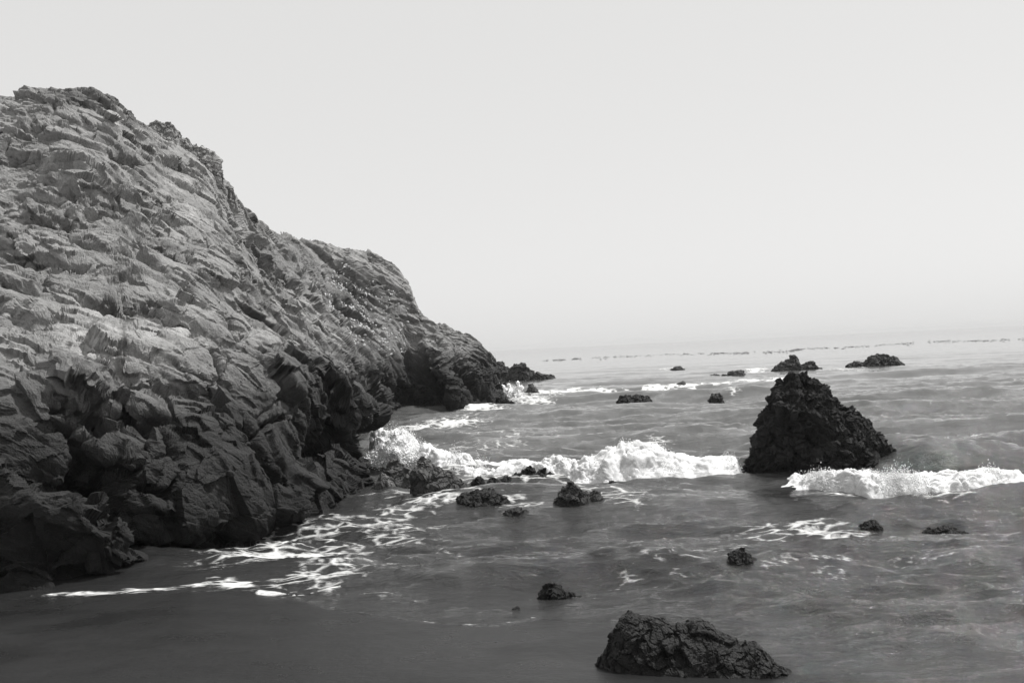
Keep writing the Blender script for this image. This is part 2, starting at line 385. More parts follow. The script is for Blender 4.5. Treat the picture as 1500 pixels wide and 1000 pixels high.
# ------------------------------------------------------------------ beach
def build_beach():
    W = poly_world(SHORE); sx = np.array([w[0] for w in W]); sy = np.array([w[1] for w in W])
    xs = np.linspace(-30, 26, 420); ys = np.linspace(-14, 18, 260)
    X, Y = np.meshgrid(xs, ys, indexing='ij'); x = X.ravel(); y = Y.ravel()
    s = np.interp(x, sx, sy) - y                      # metres up the beach from the water's edge
    p = np.stack([x, y, 0 * x], 1)
    z = np.where(s > 0, 0.03 + 0.07 * s + 0.002 * s * s, 0.03 + 0.15 * s) + 0.03 * perlin(p, 3.5, 7) + 0.008 * perlin(p, 0.5, 8)
    z = np.minimum(z, 1.75)
    ob = mesh_from('beach', np.stack([x, y, z], 1), grid_quads(len(xs), len(ys)), mat=M_SAND); tag(ob, kind='structure')
build_beach()

# ------------------------------------------------------------------ rock tone and relief
def rock_relief(P, scale, seed, amp=1.0, strata=None):
    """displacement in metres for points P; scale = typical block size"""
    w = np.stack([perlin(P, scale * 1.3, seed + k) for k in (1, 2, 3)], 1) * scale * 0.22
    Q = P + w
    d = 0.36 * scale * blocks(Q, scale, seed + 4, 0.8, 0.10, 0.05, 0.06) + 0.12 * scale * facets(Q, scale * 1.1, seed + 5, 4)
    d += 0.12 * scale * fbm(P, scale * 0.8, 5, 0.55, seed + 6)
    return d * amp
def loft_rock(name, label, cat, outline, base_y, depth=0.8, scale=None, amp=1.0, tone=0.055, wet=0.7, n=None, seed=1, q=0.85, group=None, parent=None, back=0.0, lean=0.0, zb=-0.45, dist=None, px_dens=1.0, carve=None):
    """rock whose skyline is `outline` (photo pixels, left to right); base_y is the pixel row of its front waterline"""
    ox = np.array([p[0] for p in outline], float); oy = np.array([p[1] for p in outline], float)
    cx = 0.5 * (ox[0] + ox[-1])
    d0 = dist if dist else float(at_z(cx, base_y, 0.0)[1])
    wid = (ox[-1] - ox[0]) * d0 / F_PX
    dc = d0 + depth * wid * 0.42 + back
    P = at_depth(ox, oy, dc)
    s = np.concatenate([[0], np.cumsum(np.hypot(np.diff(ox), np.diff(oy)))])
    ns = n or int(np.clip((s[-1]) * 1.25 * px_dens, 36, 330)); nt = int(ns * 0.8)
    u = np.linspace(0, s[-1], ns); X = np.interp(u, s, P[:, 0]); Z = np.interp(u, s, P[:, 2])
    zmin = zb if dist is None else P[:, 2].min() - 0.3
    hgt = np.maximum(Z - zmin, 0.0); H = hgt.max()
    t = np.linspace(0, math.pi, nt)
    rel = (u / s[-1]); endw = np.clip(np.sin(np.pi * rel), 0, 1) ** 0.55
    hd = depth * wid * 0.5 * (0.25 + 0.75 * endw) * (0.35 + 0.65 * (hgt / H) ** 0.7)
    hd[0] = hd[-1] = 0.02 * wid
    Xg = X[:, None] + 0 * t[None, :]
    Yg = dc - np.cos(t)[None, :] * hd[:, None] + lean * hgt[:, None]
    Zg = zmin + hgt[:, None] * (np.sin(t)[None, :] ** q)
    G = np.stack([Xg, Yg, Zg], 2)
    Nn = blur(grid_normals(G), 3); c = np.array((P[:, 0].mean(), dc, zmin))
    if (Nn * (G - c)).sum() < 0: Nn = -Nn
    sc = scale or max(0.12, 0.34 * max(H, wid * 0.4))
    flat = G.reshape(-1, 3)
    dsp = rock_relief(flat * np.array((1, 1, 1.0)), sc, seed * 13, amp)
    V = flat + Nn.reshape(-1, 3) * dsp[:, None]
    if carve is not None:
        cpx, cpy = project(flat)
        for (ccx, ccy, crx, cry, dep) in carve:
            V[:, :2] -= Nn.reshape(-1, 3)[:, :2] * (dep * np.exp(-((cpx - ccx) / crx) ** 2 - ((cpy - ccy) / cry) ** 2))[:, None]
    n2 = blur(grid_normals(V.reshape(ns, nt, 3)), 2).reshape(-1, 3); n2 /= np.maximum(np.linalg.norm(n2, axis=1, keepdims=True), 1e-6)
    if (n2 * Nn.reshape(-1, 3)).sum() < 0: n2 = -n2
    V = V + n2 * (amp * (0.20 * sc * blocks(V, sc * 0.45, seed + 78, 0.9, 0, 0.05, 0.0) + 0.10 * sc * blocks(V, sc * 0.2, seed + 88, 0.9, 0.1, 0.06, 0.0) - 0.10 * sc * joints(V, sc * 0.5, seed + 79, 0.07) + 0.06 * sc * fbm(V, sc * 0.22, 3, 0.6, seed + 77, ridged=True)))[:, None]
    zz = V[:, 2]
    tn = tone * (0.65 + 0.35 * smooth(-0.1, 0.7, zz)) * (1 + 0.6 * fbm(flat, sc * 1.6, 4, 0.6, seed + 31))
    if not dist and d0 < 40 and wid < 2.0:               # sit in the local water level, not under a passing wave
        gx = np.linspace(X.min(), X.max(), 9); gy = np.linspace(d0 - 0.3, d0 + 0.2, 9); GX, GY = np.meshgrid(gx, gy)
        V[:, 2] += max(0.0, 0.8 * float(sea_height(GX.ravel(), GY.ravel()).mean()))
    org = Vector((float(c[0]), float(c[1]), float(zmin if dist else 0.0)))
    quads = grid_quads(ns, nt)
    # close both ends with the collapsed end rings
    ob = mesh_from(name, V - np.array(org), quads[:, ::-1], mat=M_ROCK, smooth_shade=False, attrs={'tone': np.clip(tn * 0.72, 0.006, 1), 'wet': np.clip(wet * smooth(2.5, 0.2, zz) + 0 * zz, 0, 1)})
    ob.location = org
    me = ob.data; bm = bmesh.new(); bm.from_mesh(me); bmesh.ops.recalc_face_normals(bm, faces=bm.faces); bm.to_mesh(me); bm.free()
    if parent:
        ob.parent = parent; ob.location = org - parent.location
    else: tag(ob, label, cat, group)
    return ob

# ------------------------------------------------------------------ the cliff
def build_cliff():
    S = [  # stations along the cliff; each from the waterline to the crest: (photo x, photo y, distance in metres)
        [(0, 875, 16), (0, 760, 16.5), (0, 660, 17.1), (0, 560, 18.2), (0, 450, 21), (0, 330, 24.5), (0, 220, 28), (0, 140, 31)],
        [(140, 850, 17), (130, 760, 17.4), (130, 660, 18), (130, 560, 19), (130, 450, 22), (130, 330, 25.5), (130, 220, 29), (140, 138, 32)],
        [(265, 818, 18.6), (258, 740, 18.8), (255, 650, 19.3), (250, 560, 20.2), (245, 480, 22.5), (235, 400, 25.5), (225, 290, 29.5), (208, 182, 33.5)],
        [(390, 787, 20.2), (385, 730, 20.4), (380, 650, 21), (370, 570, 22.2), (350, 490, 24.5), (335, 420, 27.5), (322, 335, 31.5), (312, 250, 35)],
        [(482, 752, 22.6), (470, 700, 23), (458, 630, 24), (455, 570, 25.5), (430, 510, 28), (405, 455, 32), (385, 390, 38), (372, 325, 43)],
        [(520, 712, 27.6), (524, 670, 28.3), (545, 632, 29.4), (548, 590, 31), (520, 545, 33.5), (480, 490, 38), (450, 420, 45), (412, 347, 54)],
        [(530, 630, 48), (528, 600, 48.5), (525, 575, 49), (522, 550, 50), (512, 510, 53), (495, 460, 57), (480, 410, 61), (470, 359, 66)],
        [(592, 607, 60.5), (596, 590, 60.8), (598, 570, 61.2), (598, 545, 61.8), (592, 510, 63), (584, 470, 65), (578, 435, 68), (572, 391, 71)],
        [(660, 604, 60), (660, 585, 60.3), (658, 565, 60.8), (655, 545, 61.5), (650, 525, 62.5), (644, 507, 64), (637, 490, 66), (628, 468, 68)],
        [(715, 597, 62.5), (712, 583, 62.8), (708, 570, 63.2), (705, 555, 64), (702, 545, 65), (699, 530, 66.5), (695, 515, 68), (688, 496, 70)],
        [(737, 588, 69), (734, 580, 69.2), (730, 572, 69.5), (727, 562, 70), (724, 553, 70.5), (721, 543, 71), (717, 533, 71.5), (711, 520, 72.5)]]
    C = []
    for st in S:
        a = np.array(st, float); P = at_depth(a[:, 0], a[:, 1], a[:, 2]); under = P[0] + np.array((0.3, -0.5, -1.2))
        k = P[-1]; nrm = (k - P[0]); nrm[2] = 0; nrm /= np.linalg.norm(nrm)
        bk = [k + nrm * 2.5 + np.array((0, 0, -0.15 * 2.5)), k + nrm * 7 + np.array((0, 0, -0.3 * k[2])), k + nrm * 16 + np.array((0, 0, -k[2] - 1.2))]
        C.append(np.vstack([under, P, bk]))
    c0 = C[0]; left1 = c0 + np.array((-5, -1.5, 0)); left2 = c0 + np.array((-16, -6, 0.5))
    tipc = C[-1].copy(); ct = np.array((0.2, 75.0, 0.0))
    tip = tipc.copy(); tip[:, :2] = ct[:2] + (tipc[:, :2] - ct[:2]) * 0.25; tip[:, 2] = np.minimum(tipc[:, 2] * 0.15 - 0.4, 0.2)
    C = np.array([left2, left1] + C + [tip])
    cu = [16, 46, 92, 88, 86, 88, 84, 60, 72, 66, 52, 34, 16]
    cv = [12, 76, 70, 78, 116, 124, 124, 112, 40, 16, 10]
    G = catmull(C, cu); G = catmull(G.transpose(1, 0, 2), cv).transpose(1, 0, 2)
    nu, nv = G.shape[:2]
    Nn = -grid_normals(G); Nn = blur(Nn, 12); Nn /= np.linalg.norm(Nn, axis=2, keepdims=True)
    mid = Nn[200, 200]
    if mid[2] < 0: Nn = -Nn
    P = G.reshape(-1, 3); Nf = Nn.reshape(-1, 3)
    px, py = project(P); vrow = np.tile(np.arange(nv), nu)
    crest = sum(cv[:8])
    near_crest = np.exp(-((vrow - crest) / 55.0) ** 2)
    up = P[:, 2]
    # rotated frame: strata dip towards the sea, away from the camera
    ax = R(32); dx = np.array((math.cos(ax) * 0.55, math.cos(ax) * 0.83, -math.sin(ax)))       # down-dip direction
    ns = np.array((math.sin(ax) * 0.55, math.sin(ax) * 0.83, math.cos(ax)))                    # across the beds
    sx = np.cross(ns, dx)
    Bp = np.stack([P @ dx * 0.45, P @ sx * 0.8, P @ ns * 1.35], 1)       # blocks elongated along the beds
    low = smooth(4.2, 2.2, up + 0.5 * perlin(P, 3.0, 91))                # massive jointed zone below, bedded zone above
    warp = np.stack([fbm(P, 3.0, 3, 0.5, s) for s in (101, 102, 103)], 1)
    Bw = Bp + warp * 0.55; Jw = P * np.array((1, 1, 0.85)) + warp * 0.5
    JR = np.linalg.qr(np.array(((0.2, 0.55, -0.81), (0.3, 0.75, 0.58), (0.93, -0.36, 0.0))).T)[0]     # joint directions of the massive lower rock
    D = 0.55 * fbm(P, 7.0, 3, 0.5, 111) * (1 - 0.75 * near_crest)
    # overlapping beds: each swells towards its lower edge, then cuts back under it
    s0 = P @ ns + 0.6 * fbm(P, 4.5, 3, 0.5, 141); along = P @ dx
    for lam, am, sd in ((1.9, 0.50, 145), (0.8, 0.16, 147)):
        q_ = s0 / lam + 0.6 * perlin(np.stack([along * 0.35, P @ sx * 0.6, s0 * 0.25], 1), lam * 0.9, sd)
        f_ = q_ - np.floor(q_)
        saw = (1 - f_) ** 1.3 * smooth(0.0, 0.20, f_) - 0.36
        D += am * saw * (0.35 + 0.65 * smooth(-0.3, 0.25, perlin(P * np.array((1, 1, 1)), 2.6, sd + 2))) * (1 - 0.55 * low) * (1 - 0.6 * near_crest)
    D += (1 - low) * (0.55 * blocks(Bw, 1.5, 121, 0.8, 0.12, 0.10, 0.10) ) * (1 - 0.45 * near_crest)
    D += low * (0.55 * blocks(Jw @ JR * np.array((0.55, 1, 1)), 1.6, 131, 0.8, 0.16, 0.06, 0.07))
    # ---- joints, hollows and ledges read from the photograph, cut into the rock
    wob = perlin(P, 1.6, 161) * 9
    K = 0 * D; dist_m = P[:, 1] / F_PX                                    # metres per photo pixel here
    for pts, w, dep in [
            ([(275, 487), (300, 530), (322, 558)], 3.0, .45), ([(340, 572), (352, 610), (368, 640), (395, 690), (420, 715)], 5.5, .8), ([(372, 640), (400, 615), (430, 605)], 3, .3), ([(280, 612), (330, 622), (366, 640)], 3, .35),
            ([(90, 640), (130, 690), (165, 700), (190, 760), (215, 790)], 18, 1.6), ([(150, 670), (200, 672), (228, 650)], 4, .4), ([(190, 590), (215, 625), (240, 640), (255, 680)], 6, .6), ([(175, 695), (245, 672)], 4, .3),
            ([(60, 595), (110, 600), (165, 607)], 7, .55), ([(60, 625), (130, 622), (165, 615)], 6, .5), ([(200, 715), (240, 725), (262, 690)], 3, .3), ([(400, 480), (470, 520), (540, 585), (568, 612)], 8, .5),
            ([(130, 285), (165, 330), (175, 300)], 7, .5), ([(95, 305), (105, 330)], 8, .6), ([(125, 325), (165, 322), (210, 325)], 6, .5), ([(130, 240), (170, 262)], 9, .6), ([(160, 225), (215, 240)], 6, .4), ([(60, 295), (78, 298)], 7, .5),
            ([(150, 440), (195, 455), (240, 445)], 6, .45), ([(262, 465), (295, 475)], 4, .35), ([(330, 470), (350, 495), (372, 498)], 6, .4), ([(130, 530), (180, 540), (212, 552)], 6, .4), ([(240, 558), (275, 565), (330, 575)], 5, .35), ([(390, 512), (440, 520)], 4, .35),
            ([(375, 390), (385, 420), (395, 440)], 5, .4), ([(395, 380), (405, 415)], 5, .4), ([(415, 395), (430, 440)], 5, .4), ([(440, 400), (452, 430)], 4, .35), ([(365, 355), (378, 372)], 5, .4), ([(240, 240), (275, 250)], 7, .5),
            ([(600, 500), (612, 530), (632, 565), (650, 600)], 10, 2.2), ([(670, 510), (672, 545), (690, 580)], 5, 1.0), ([(640, 490), (655, 515)], 3, .5), ([(500, 545), (545, 555), (590, 575)], 8, .9), ([(480, 645), (520, 630), (545, 635)], 14, .8), ([(505, 380), (560, 420), (600, 470)], 4, .5)]:
        d, fr = seg_dist(px + wob, py + wob * 0.7, pts)
        taper = np.clip(np.minimum(fr, 1 - fr) * 6, 0.25, 1)
        K += 1.45 * dep * taper * np.exp(-(d / (w * 1.0)) ** 2 * 1.2)
    for cx, cy, rx, ry, rot, amp in [
            (250, 803, 70, 22, 8, -1.7), (330, 785, 80, 14, -6, -.55), (420, 775, 60, 10, -10, -.4), (500, 645, 36, 26, -10, -1.5), (80, 700, 40, 30, 20, -.5), (210, 616, 30, 11, 4, -1.2),
            (300, 690, 70, 60, 0, .45), (120, 800, 90, 35, 20, .5), (250, 520, 110, 28, 14, .35), (160, 370, 70, 40, 10, .35), (280, 400, 60, 40, 10, .3), (110, 260, 50, 25, 20, .4), (420, 560, 60, 30, 25, .35),
            (255, 345, 50, 22, 12, .3), (180, 345, 34, 18, 0, .3), (545, 590, 30, 26, 30, .4), (690, 560, 18, 26, 20, .6), (560, 500, 40, 50, 30, .4), (610, 585, 22, 22, 0, -1.4), (655, 590, 14, 18, 0, .6)]:
        c, sn = math.cos(R(rot)), math.sin(R(rot)); u = (px - cx) * c + (py - cy) * sn; v = -(px - cx) * sn + (py - cy) * c
        D += amp * np.exp(-(u / rx) ** 2 - (v / ry) ** 2)
    D -= K
    D *= smooth(-1.2, 0.2, up) * 0.8 + 0.2
    Nf0 = Nf.copy(); V = P + Nf * D[:, None]
    def normals_of(V, k):
        n_ = blur(-grid_normals(V.reshape(nu, nv, 3)), k); n_ /= np.maximum(np.linalg.norm(n_, axis=2, keepdims=True), 1e-6)
        n_ = n_.reshape(-1, 3); return n_ if (n_ * Nf0).sum() > 0 else -n_
    # spread the rows evenly over the steps just made, so that risers carry as much detail as treads
    Vg = V.reshape(nu, nv, 3); Pg = P.reshape(nu, nv, 3); rowf = np.zeros((nu, nv)); Vn = Vg.copy(); Pn = Pg.copy()
    ar = np.linalg.norm(np.diff(Vg, axis=1), axis=2); br = np.linalg.norm(np.diff(Pg, axis=1), axis=2)
    ratio = ar / np.maximum(br, 1e-6); kk = np.ones(21) / 21
    wgt = np.stack([np.convolve(np.pad(r_, 10, mode='edge'), kk, 'valid') for r_ in np.clip(ratio, 1, 4)])
    wgt = np.stack([np.convolve(np.pad(r_, 10, mode='edge'), kk, 'valid') for r_ in wgt.T]).T
    for k in range(nu):
        cs = np.concatenate([[0], np.cumsum(wgt[k])]); g_ = np.interp(np.linspace(0, cs[-1], nv), cs, np.arange(nv)); rowf[k] = g_
        for j in range(3): Vn[k, :, j] = np.interp(g_, np.arange(nv), Vg[k, :, j]); Pn[k, :, j] = np.interp(g_, np.arange(nv), Pg[k, :, j])
    V = Vn.reshape(-1, 3); P = Pn.reshape(-1, 3); up = P[:, 2]; px, py = project(P); vrow = rowf.ravel()
    near_crest = np.exp(-((vrow - crest) / 55.0) ** 2)
    low = smooth(4.2, 2.2, up + 0.5 * perlin(P, 3.0, 91)); warp = np.stack([fbm(P, 3.0, 3, 0.5, s) for s in (101, 102, 103)], 1)
    Bp = np.stack([P @ dx * 0.45, P @ sx * 0.8, P @ ns * 1.35], 1); wob = perlin(P, 0.7, 161) * 7 + perlin(P, 0.22, 162) * 3
    Nf = normals_of(V, 10)
    fix = 1 - 0.4 * near_crest
    # second pass: joint blocks and ledges a hand or two across, on the broken surface itself
    N2 = normals_of(V, 9)
    wp = np.stack([perlin(V, 0.9, 201 + k) for k in range(3)], 1) * 0.10 + warp * 0.25
    B2 = np.stack([V @ dx * 0.36, V @ sx * 0.8, V @ ns * 1.5], 1) + wp; J2 = V + wp
    mott = 0.35 + 0.8 * smooth(-0.15, 0.4, fbm(V, 2.4, 3, 0.5, 205))
    jm = smooth(-0.1, 0.25, perlin(V, 1.9, 207))
    rough = smooth(-0.2, 0.3, fbm(V, 3.2, 2, 0.5, 209))
    D2 = (1 - low) * (0.12 + 0.20 * rough) * (blocks(B2, 0.66, 122, 0.9, 0.0, 0.05, 0.0)) + low * 0.36 * blocks(J2 @ JR * np.array((0.6, 1.1, 1)), 0.62, 132, 0.85, 0.0, 0.05, 0.0)
    D2 -= jm * ((1 - low) * 0.12 * joints(B2, 0.9, 126, 0.06) + low * 0.22 * joints(J2 @ JR * np.array((0.5, 1, 1)), 1.0, 136, 0.04))
    D2 += 0.05 * fbm(V, 0.8, 3, 0.55, 151)
    slab = 0 * D2
    for cx, cy, rx, ry, rot in [(215, 525, 150, 30, 12), (290, 300, 60, 35, 35), (110, 410, 60, 28, 10), (290, 690, 60, 45, 10), (410, 620, 45, 50, 20), (160, 345, 40, 20, 5)]:
        c, sn = math.cos(R(rot)), math.sin(R(rot)); u = (px - cx) * c + (py - cy) * sn; v = -(px - cx) * sn + (py - cy) * c
        slab = np.maximum(slab, np.exp(-((u / rx) ** 2 + (v / ry) ** 2) ** 1.5))
    fix = fix * (1 - 0.62 * slab); mott = mott * (1 - 0.45 * slab)
    V = V + N2 * (D2 * fix)[:, None]
    # third pass: chips, pits and grain
    N3 = normals_of(V, 6)
    B3 = np.stack([V @ dx * 0.5, V @ sx * 0.85, V @ ns * 1.2], 1) + wp * 0.15
    D3 = mott * 0.15 * blocks(B3, 0.26, 142, 0.9, 0.12, 0.06, 0.0) + 0.03 * fbm(B3, 0.2, 3, 0.6, 152, ridged=True)
    V = V + N3 * (D3 * smooth(-0.5, 0.3, up))[:, None]
    # ---- mineral tone: pale dry rock above, dark sea-stained rock below
    px2, py2 = px, py
    wetline = up + 0.9 * fbm(P, 3.0, 4, 0.55, 171)
    dry = smooth(1.6, 4.4, wetline)
    tone = 0.024 + 0.235 * dry
    tone *= 0.55 + 0.45 * smooth(0.1, 1.3, wetline)
    far = smooth(43, 60, P[:, 1]); tone *= 1 - 0.10 * far
    tone *= 1 + 0.55 * fbm(Bp, 1.3, 4, 0.6, 181)
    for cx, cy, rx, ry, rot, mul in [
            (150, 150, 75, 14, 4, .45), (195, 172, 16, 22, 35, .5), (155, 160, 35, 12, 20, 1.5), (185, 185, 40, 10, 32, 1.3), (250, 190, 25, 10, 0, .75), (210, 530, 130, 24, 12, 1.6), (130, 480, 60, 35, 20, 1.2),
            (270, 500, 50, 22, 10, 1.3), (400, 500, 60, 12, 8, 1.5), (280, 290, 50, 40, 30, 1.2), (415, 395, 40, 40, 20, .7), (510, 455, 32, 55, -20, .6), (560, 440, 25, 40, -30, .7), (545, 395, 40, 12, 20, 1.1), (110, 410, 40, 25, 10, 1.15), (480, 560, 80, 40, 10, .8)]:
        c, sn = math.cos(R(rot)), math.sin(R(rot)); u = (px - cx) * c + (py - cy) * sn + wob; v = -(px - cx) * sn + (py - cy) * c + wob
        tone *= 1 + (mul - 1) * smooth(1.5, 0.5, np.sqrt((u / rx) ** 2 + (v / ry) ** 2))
    root = bpy.data.objects.new('sea_cliff', None); COL.objects.link(root); root.location = (-5.5, 18.5, 0)
    tag(root, 'tall pale rocky sea cliff with dark wet foot, sloping down into the surf', 'cliff')
    mesh_from('rock_face', V, grid_quads(nu, nv)[:, ::-1], mat=M_ROCK, parent=root, smooth_shade=False, attrs={'tone': np.clip(tone, 0.01, 0.5), 'wet': np.clip(1 - dry, 0, 1) * 0.6})
    bpy.context.view_layer.update()
    # speckled succulents growing on the dark patch: pale chips on the face
    rng = np.random.default_rng(8); Vg = V
    rx_, ry_ = project(V)
    ins = np.where((vrow < crest) & (((rx_ - 508) / 34) ** 2 + ((ry_ - 450 - (rx_ - 508) * 0.6) / 62) ** 2 < 1) & (P[:, 1] > 45))[0]
    ins2 = np.where((vrow < crest) & (((rx_ - 555) / 45) ** 2 + ((ry_ - 465 - (rx_ - 555) * 0.5) / 55) ** 2 < 1) & (P[:, 1] > 45))[0]
    pick = np.concatenate([rng.choice(ins, min(520, len(ins)), replace=False), rng.choice(ins2, min(200, len(ins2)), replace=False)]) if len(ins) else []
    pts, tr = [], []
    for k in pick:
        s = rng.uniform(0.03, 0.12); n = Nf[k]; a = rng.normal(size=3); a -= n * (a @ n) * 0.6; a /= np.linalg.norm(a); b = np.cross(n, a)
        c = V[k] + n * 0.05; i0 = len(pts)
        pts += [c + a * s, c + b * s * 0.6 + n * s * 0.3, c - a * s, c - b * s * 0.6 + n * s * 0.2, c + n * s * 0.7]
        tr += [(i0, i0 + 1, i0 + 4), (i0 + 1, i0 + 2, i0 + 4), (i0 + 2, i0 + 3, i0 + 4), (i0 + 3, i0, i0 + 4)]
    if pts:
        o = mesh_from('succulent_leaves', np.array(pts), tris=np.array(tr), mat=M_LEAF, parent=root, smooth_shade=False)
        tag(o, 'patch of small pale leaves scattered over dark rock', kind='stuff')
    # knobs that stand out on the skyline
    loft_rock('overhanging_knob', None, None, [(246, 222), (258, 207), (270, 205), (285, 213), (298, 218), (314, 223), (323, 235), (318, 245), (306, 250), (298, 262)], 252, depth=0.8, dist=34.4, scale=0.6, amp=0.7, tone=0.40, wet=0, seed=41, parent=root)
    loft_rock('rounded_knob', None, None, [(215, 205), (219, 186), (232, 179), (246, 180), (257, 187), (262, 200), (263, 212)], 212, depth=1.2, dist=33.6, scale=0.5, amp=0.7, tone=0.34, wet=0, seed=42, parent=root)
    return root
build_cliff()
print('cliff', time.time() - T0)

# ------------------------------------------------------------------ rocks in the sea
loft_rock('pyramid_rock', 'tall dark pyramid-shaped rock standing in the surf', 'rock',
          [(1092, 700), (1098, 675), (1108, 650), (1118, 622), (1127, 600), (1140, 575), (1150, 560), (1163, 553), (1180, 553), (1192, 560), (1205, 570), (1218, 582), (1230, 598), (1240, 607), (1256, 612), (1272, 622), (1284, 637), (1294, 652), (1305, 672)],
          698, depth=0.85, scale=0.62, amp=1.0, tone=0.030, wet=0.5, seed=2, q=0.9, px_dens=1.15, carve=[(1185, 650, 34, 26, .45), (1160, 690, 30, 12, .25)])
loft_rock('boulder', 'smooth grey boulder leaning at the cliff foot beside white foam', 'rock',
          [(562, 702), (566, 682), (572, 675), (580, 674), (590, 680), (600, 688), (607, 702), (610, 712)], 714, depth=0.9, scale=0.6, amp=0.6, tone=0.14, seed=3)
loft_rock('boulder', 'upright dark boulder with black shaded side and low ribbed tail', 'rock',
          [(605, 728), (606, 705), (610, 690), (618, 684), (627, 686), (638, 696), (650, 704), (664, 707), (676, 712), (686, 724), (692, 736)], 736, depth=0.8, scale=0.55, amp=0.65, tone=0.13, seed=4)
loft_rock('boulder', 'small pale stone wedged between cliff foot and grey boulder', 'stone',
          [(549, 720), (554, 706), (562, 700), (570, 705), (576, 716)], 722, depth=0.9, scale=0.35, amp=0.7, tone=0.28, seed=5)
loft_rock('sea_rock', 'small black rock poking out in front of the white breaker', 'rock',
          [(688, 712), (693, 702), (700, 698), (707, 702), (713, 710)], 712, depth=0.9, amp=0.8, tone=0.035, seed=6)
loft_rock('sea_rock', 'low weedy hump of rock awash beside the ribbed boulder', 'rock',
          [(668, 746), (680, 730), (700, 722), (722, 722), (738, 732), (752, 748)], 748, depth=0.8, scale=0.3, amp=0.7, tone=0.045, seed=7)
loft_rock('sea_rock', 'flat ripple-marked rock barely above water with foam at its edge', 'rock',
          [(728, 758), (742, 748), (758, 744), (772, 750), (782, 760)], 761, depth=0.9, scale=0.3, amp=0.7, tone=0.07, seed=8)
for k, (x, y, w, h) in enumerate([(724, 705, 24, 6), (743, 704, 26, 7), (760, 702, 24, 8), (777, 700, 30, 11), (797, 700, 26, 6)]):
    loft_rock('weed_rock', 'small weed-covered rock in the row along the front edge of the breaker', 'rock',
              [(x - w / 2, y + 2), (x - w * .25, y - h * .7), (x + w * .1, y - h), (x + w / 2, y + 2)], y + 3, depth=1.0, amp=1.2, tone=0.035, seed=50 + k, group='weedy rocks along the breaker edge')
loft_rock('sea_rock', 'broken two-part rock with black left face and foam swirling round it', 'rock',
          [(812, 746), (818, 732), (826, 720), (838, 714), (850, 718), (858, 727), (864, 733), (870, 726), (878, 727), (886, 737), (896, 744)], 747, depth=0.75, scale=0.45, amp=0.75, tone=0.11, seed=9)
loft_rock('sea_rock', 'tiny black rock tip between the broken rock and the breaker', 'rock',
          [(888, 719), (893, 712), (899, 711), (904, 719)], 719, depth=0.9, amp=0.9, tone=0.03, seed=10)
loft_rock('sea_rock', 'small jagged black rock at the edge of the wet sand', 'rock',
          [(788, 880), (796, 868), (806, 859), (816, 858), (826, 868), (842, 878), (850, 882)], 882, depth=0.8, scale=0.22, amp=0.9, tone=0.03, seed=11)
loft_rock('sea_rock', 'wet lumpy rock with foam flecks on top in the shallows', 'rock',
          [(1060, 842), (1072, 826), (1086, 820), (1098, 823), (1110, 832), (1124, 845)], 848, depth=0.8, scale=0.25, amp=1.0, tone=0.035, seed=12)
loft_rock('sea_rock', 'wide craggy dark rock lying on the wet sand', 'rock',
          [(862, 1002), (880, 962), (898, 928), (912, 908), (926, 898), (938, 906), (960, 907), (985, 914), (1005, 919), (1018, 912), (1032, 915), (1045, 927), (1062, 934), (1085, 942), (1105, 939), (1118, 953), (1145, 976), (1178, 1004)], 1016, depth=0.5, scale=0.34, amp=0.55, tone=0.045, seed=27, px_dens=1.1)
loft_rock('sea_rock', 'round black rock tip in dark water in front of the right breaker', 'rock',
          [(1262, 772), (1269, 764), (1276, 760), (1284, 764), (1290, 772)], 768, depth=1.0, amp=0.8, tone=0.025, seed=14)
loft_rock('sea_rock', 'low wave-washed rock in rippled water beyond the dark shallows', 'rock',
          [(1352, 780), (1368, 773), (1384, 770), (1400, 773), (1418, 780)], 772, depth=0.9, amp=0.8, tone=0.03, seed=15)
loft_rock('sea_rock', 'dark flat-topped rock with a small knob on top, far out', 'rock',
          [(1129, 543), (1136, 536), (1146, 535), (1153, 530), (1158, 525), (1163, 524), (1168, 530), (1172, 535), (1180, 532), (1192, 531), (1199, 536), (1203, 543)], 543, depth=0.6, scale=1.3, amp=0.7, tone=0.06, seed=16, n=150)
loft_rock('sea_rock', 'dark whale-backed rock with a low outlier, far out', 'rock',
          [(1243, 537), (1249, 530), (1258, 529), (1266, 532), (1275, 524), (1287, 519), (1298, 519), (1306, 525), (1312, 524), (1322, 533), (1326, 537)], 537, depth=0.6, scale=1.4, amp=0.7, tone=0.05, seed=17, n=150)
loft_rock('sea_rock', 'long low reef rock just above the water beyond the foam line', 'rock',
          [(1032, 553), (1045, 549), (1060, 548), (1075, 544), (1085, 542), (1092, 547)], 553, depth=0.35, scale=1.2, amp=0.5, tone=0.09, seed=18, n=110)
loft_rock('sea_rock', 'small distant rock with a streak of white water', 'rock',
          [(983, 541), (989, 537), (997, 536), (1003, 541)], 541, depth=0.6, scale=1.0, amp=0.6, tone=0.10, seed=19, n=60)
loft_rock('sea_rock', 'low jagged two-humped rock in mid water, alone beyond the breaker', 'rock',
          [(903, 590), (909, 583), (917, 578), (924, 582), (932, 577), (943, 581), (955, 590)], 590, depth=0.7, scale=0.6, amp=0.9, tone=0.05, seed=20, n=130)
loft_rock('sea_rock', 'tiny grey rock with foam on its seaward side', 'rock',
          [(1038, 586), (1043, 577), (1051, 576), (1057, 580), (1060, 586)], 586, depth=0.8, scale=0.5, amp=0.7, tone=0.10, seed=21, n=70)
loft_rock('sea_rock', 'sliver of dark reef awash in the far foam line', 'rock',
          [(980, 567), (990, 563), (1000, 561), (1010, 567)], 567, depth=0.4, scale=0.8, amp=0.6, tone=0.08, seed=22, n=60)
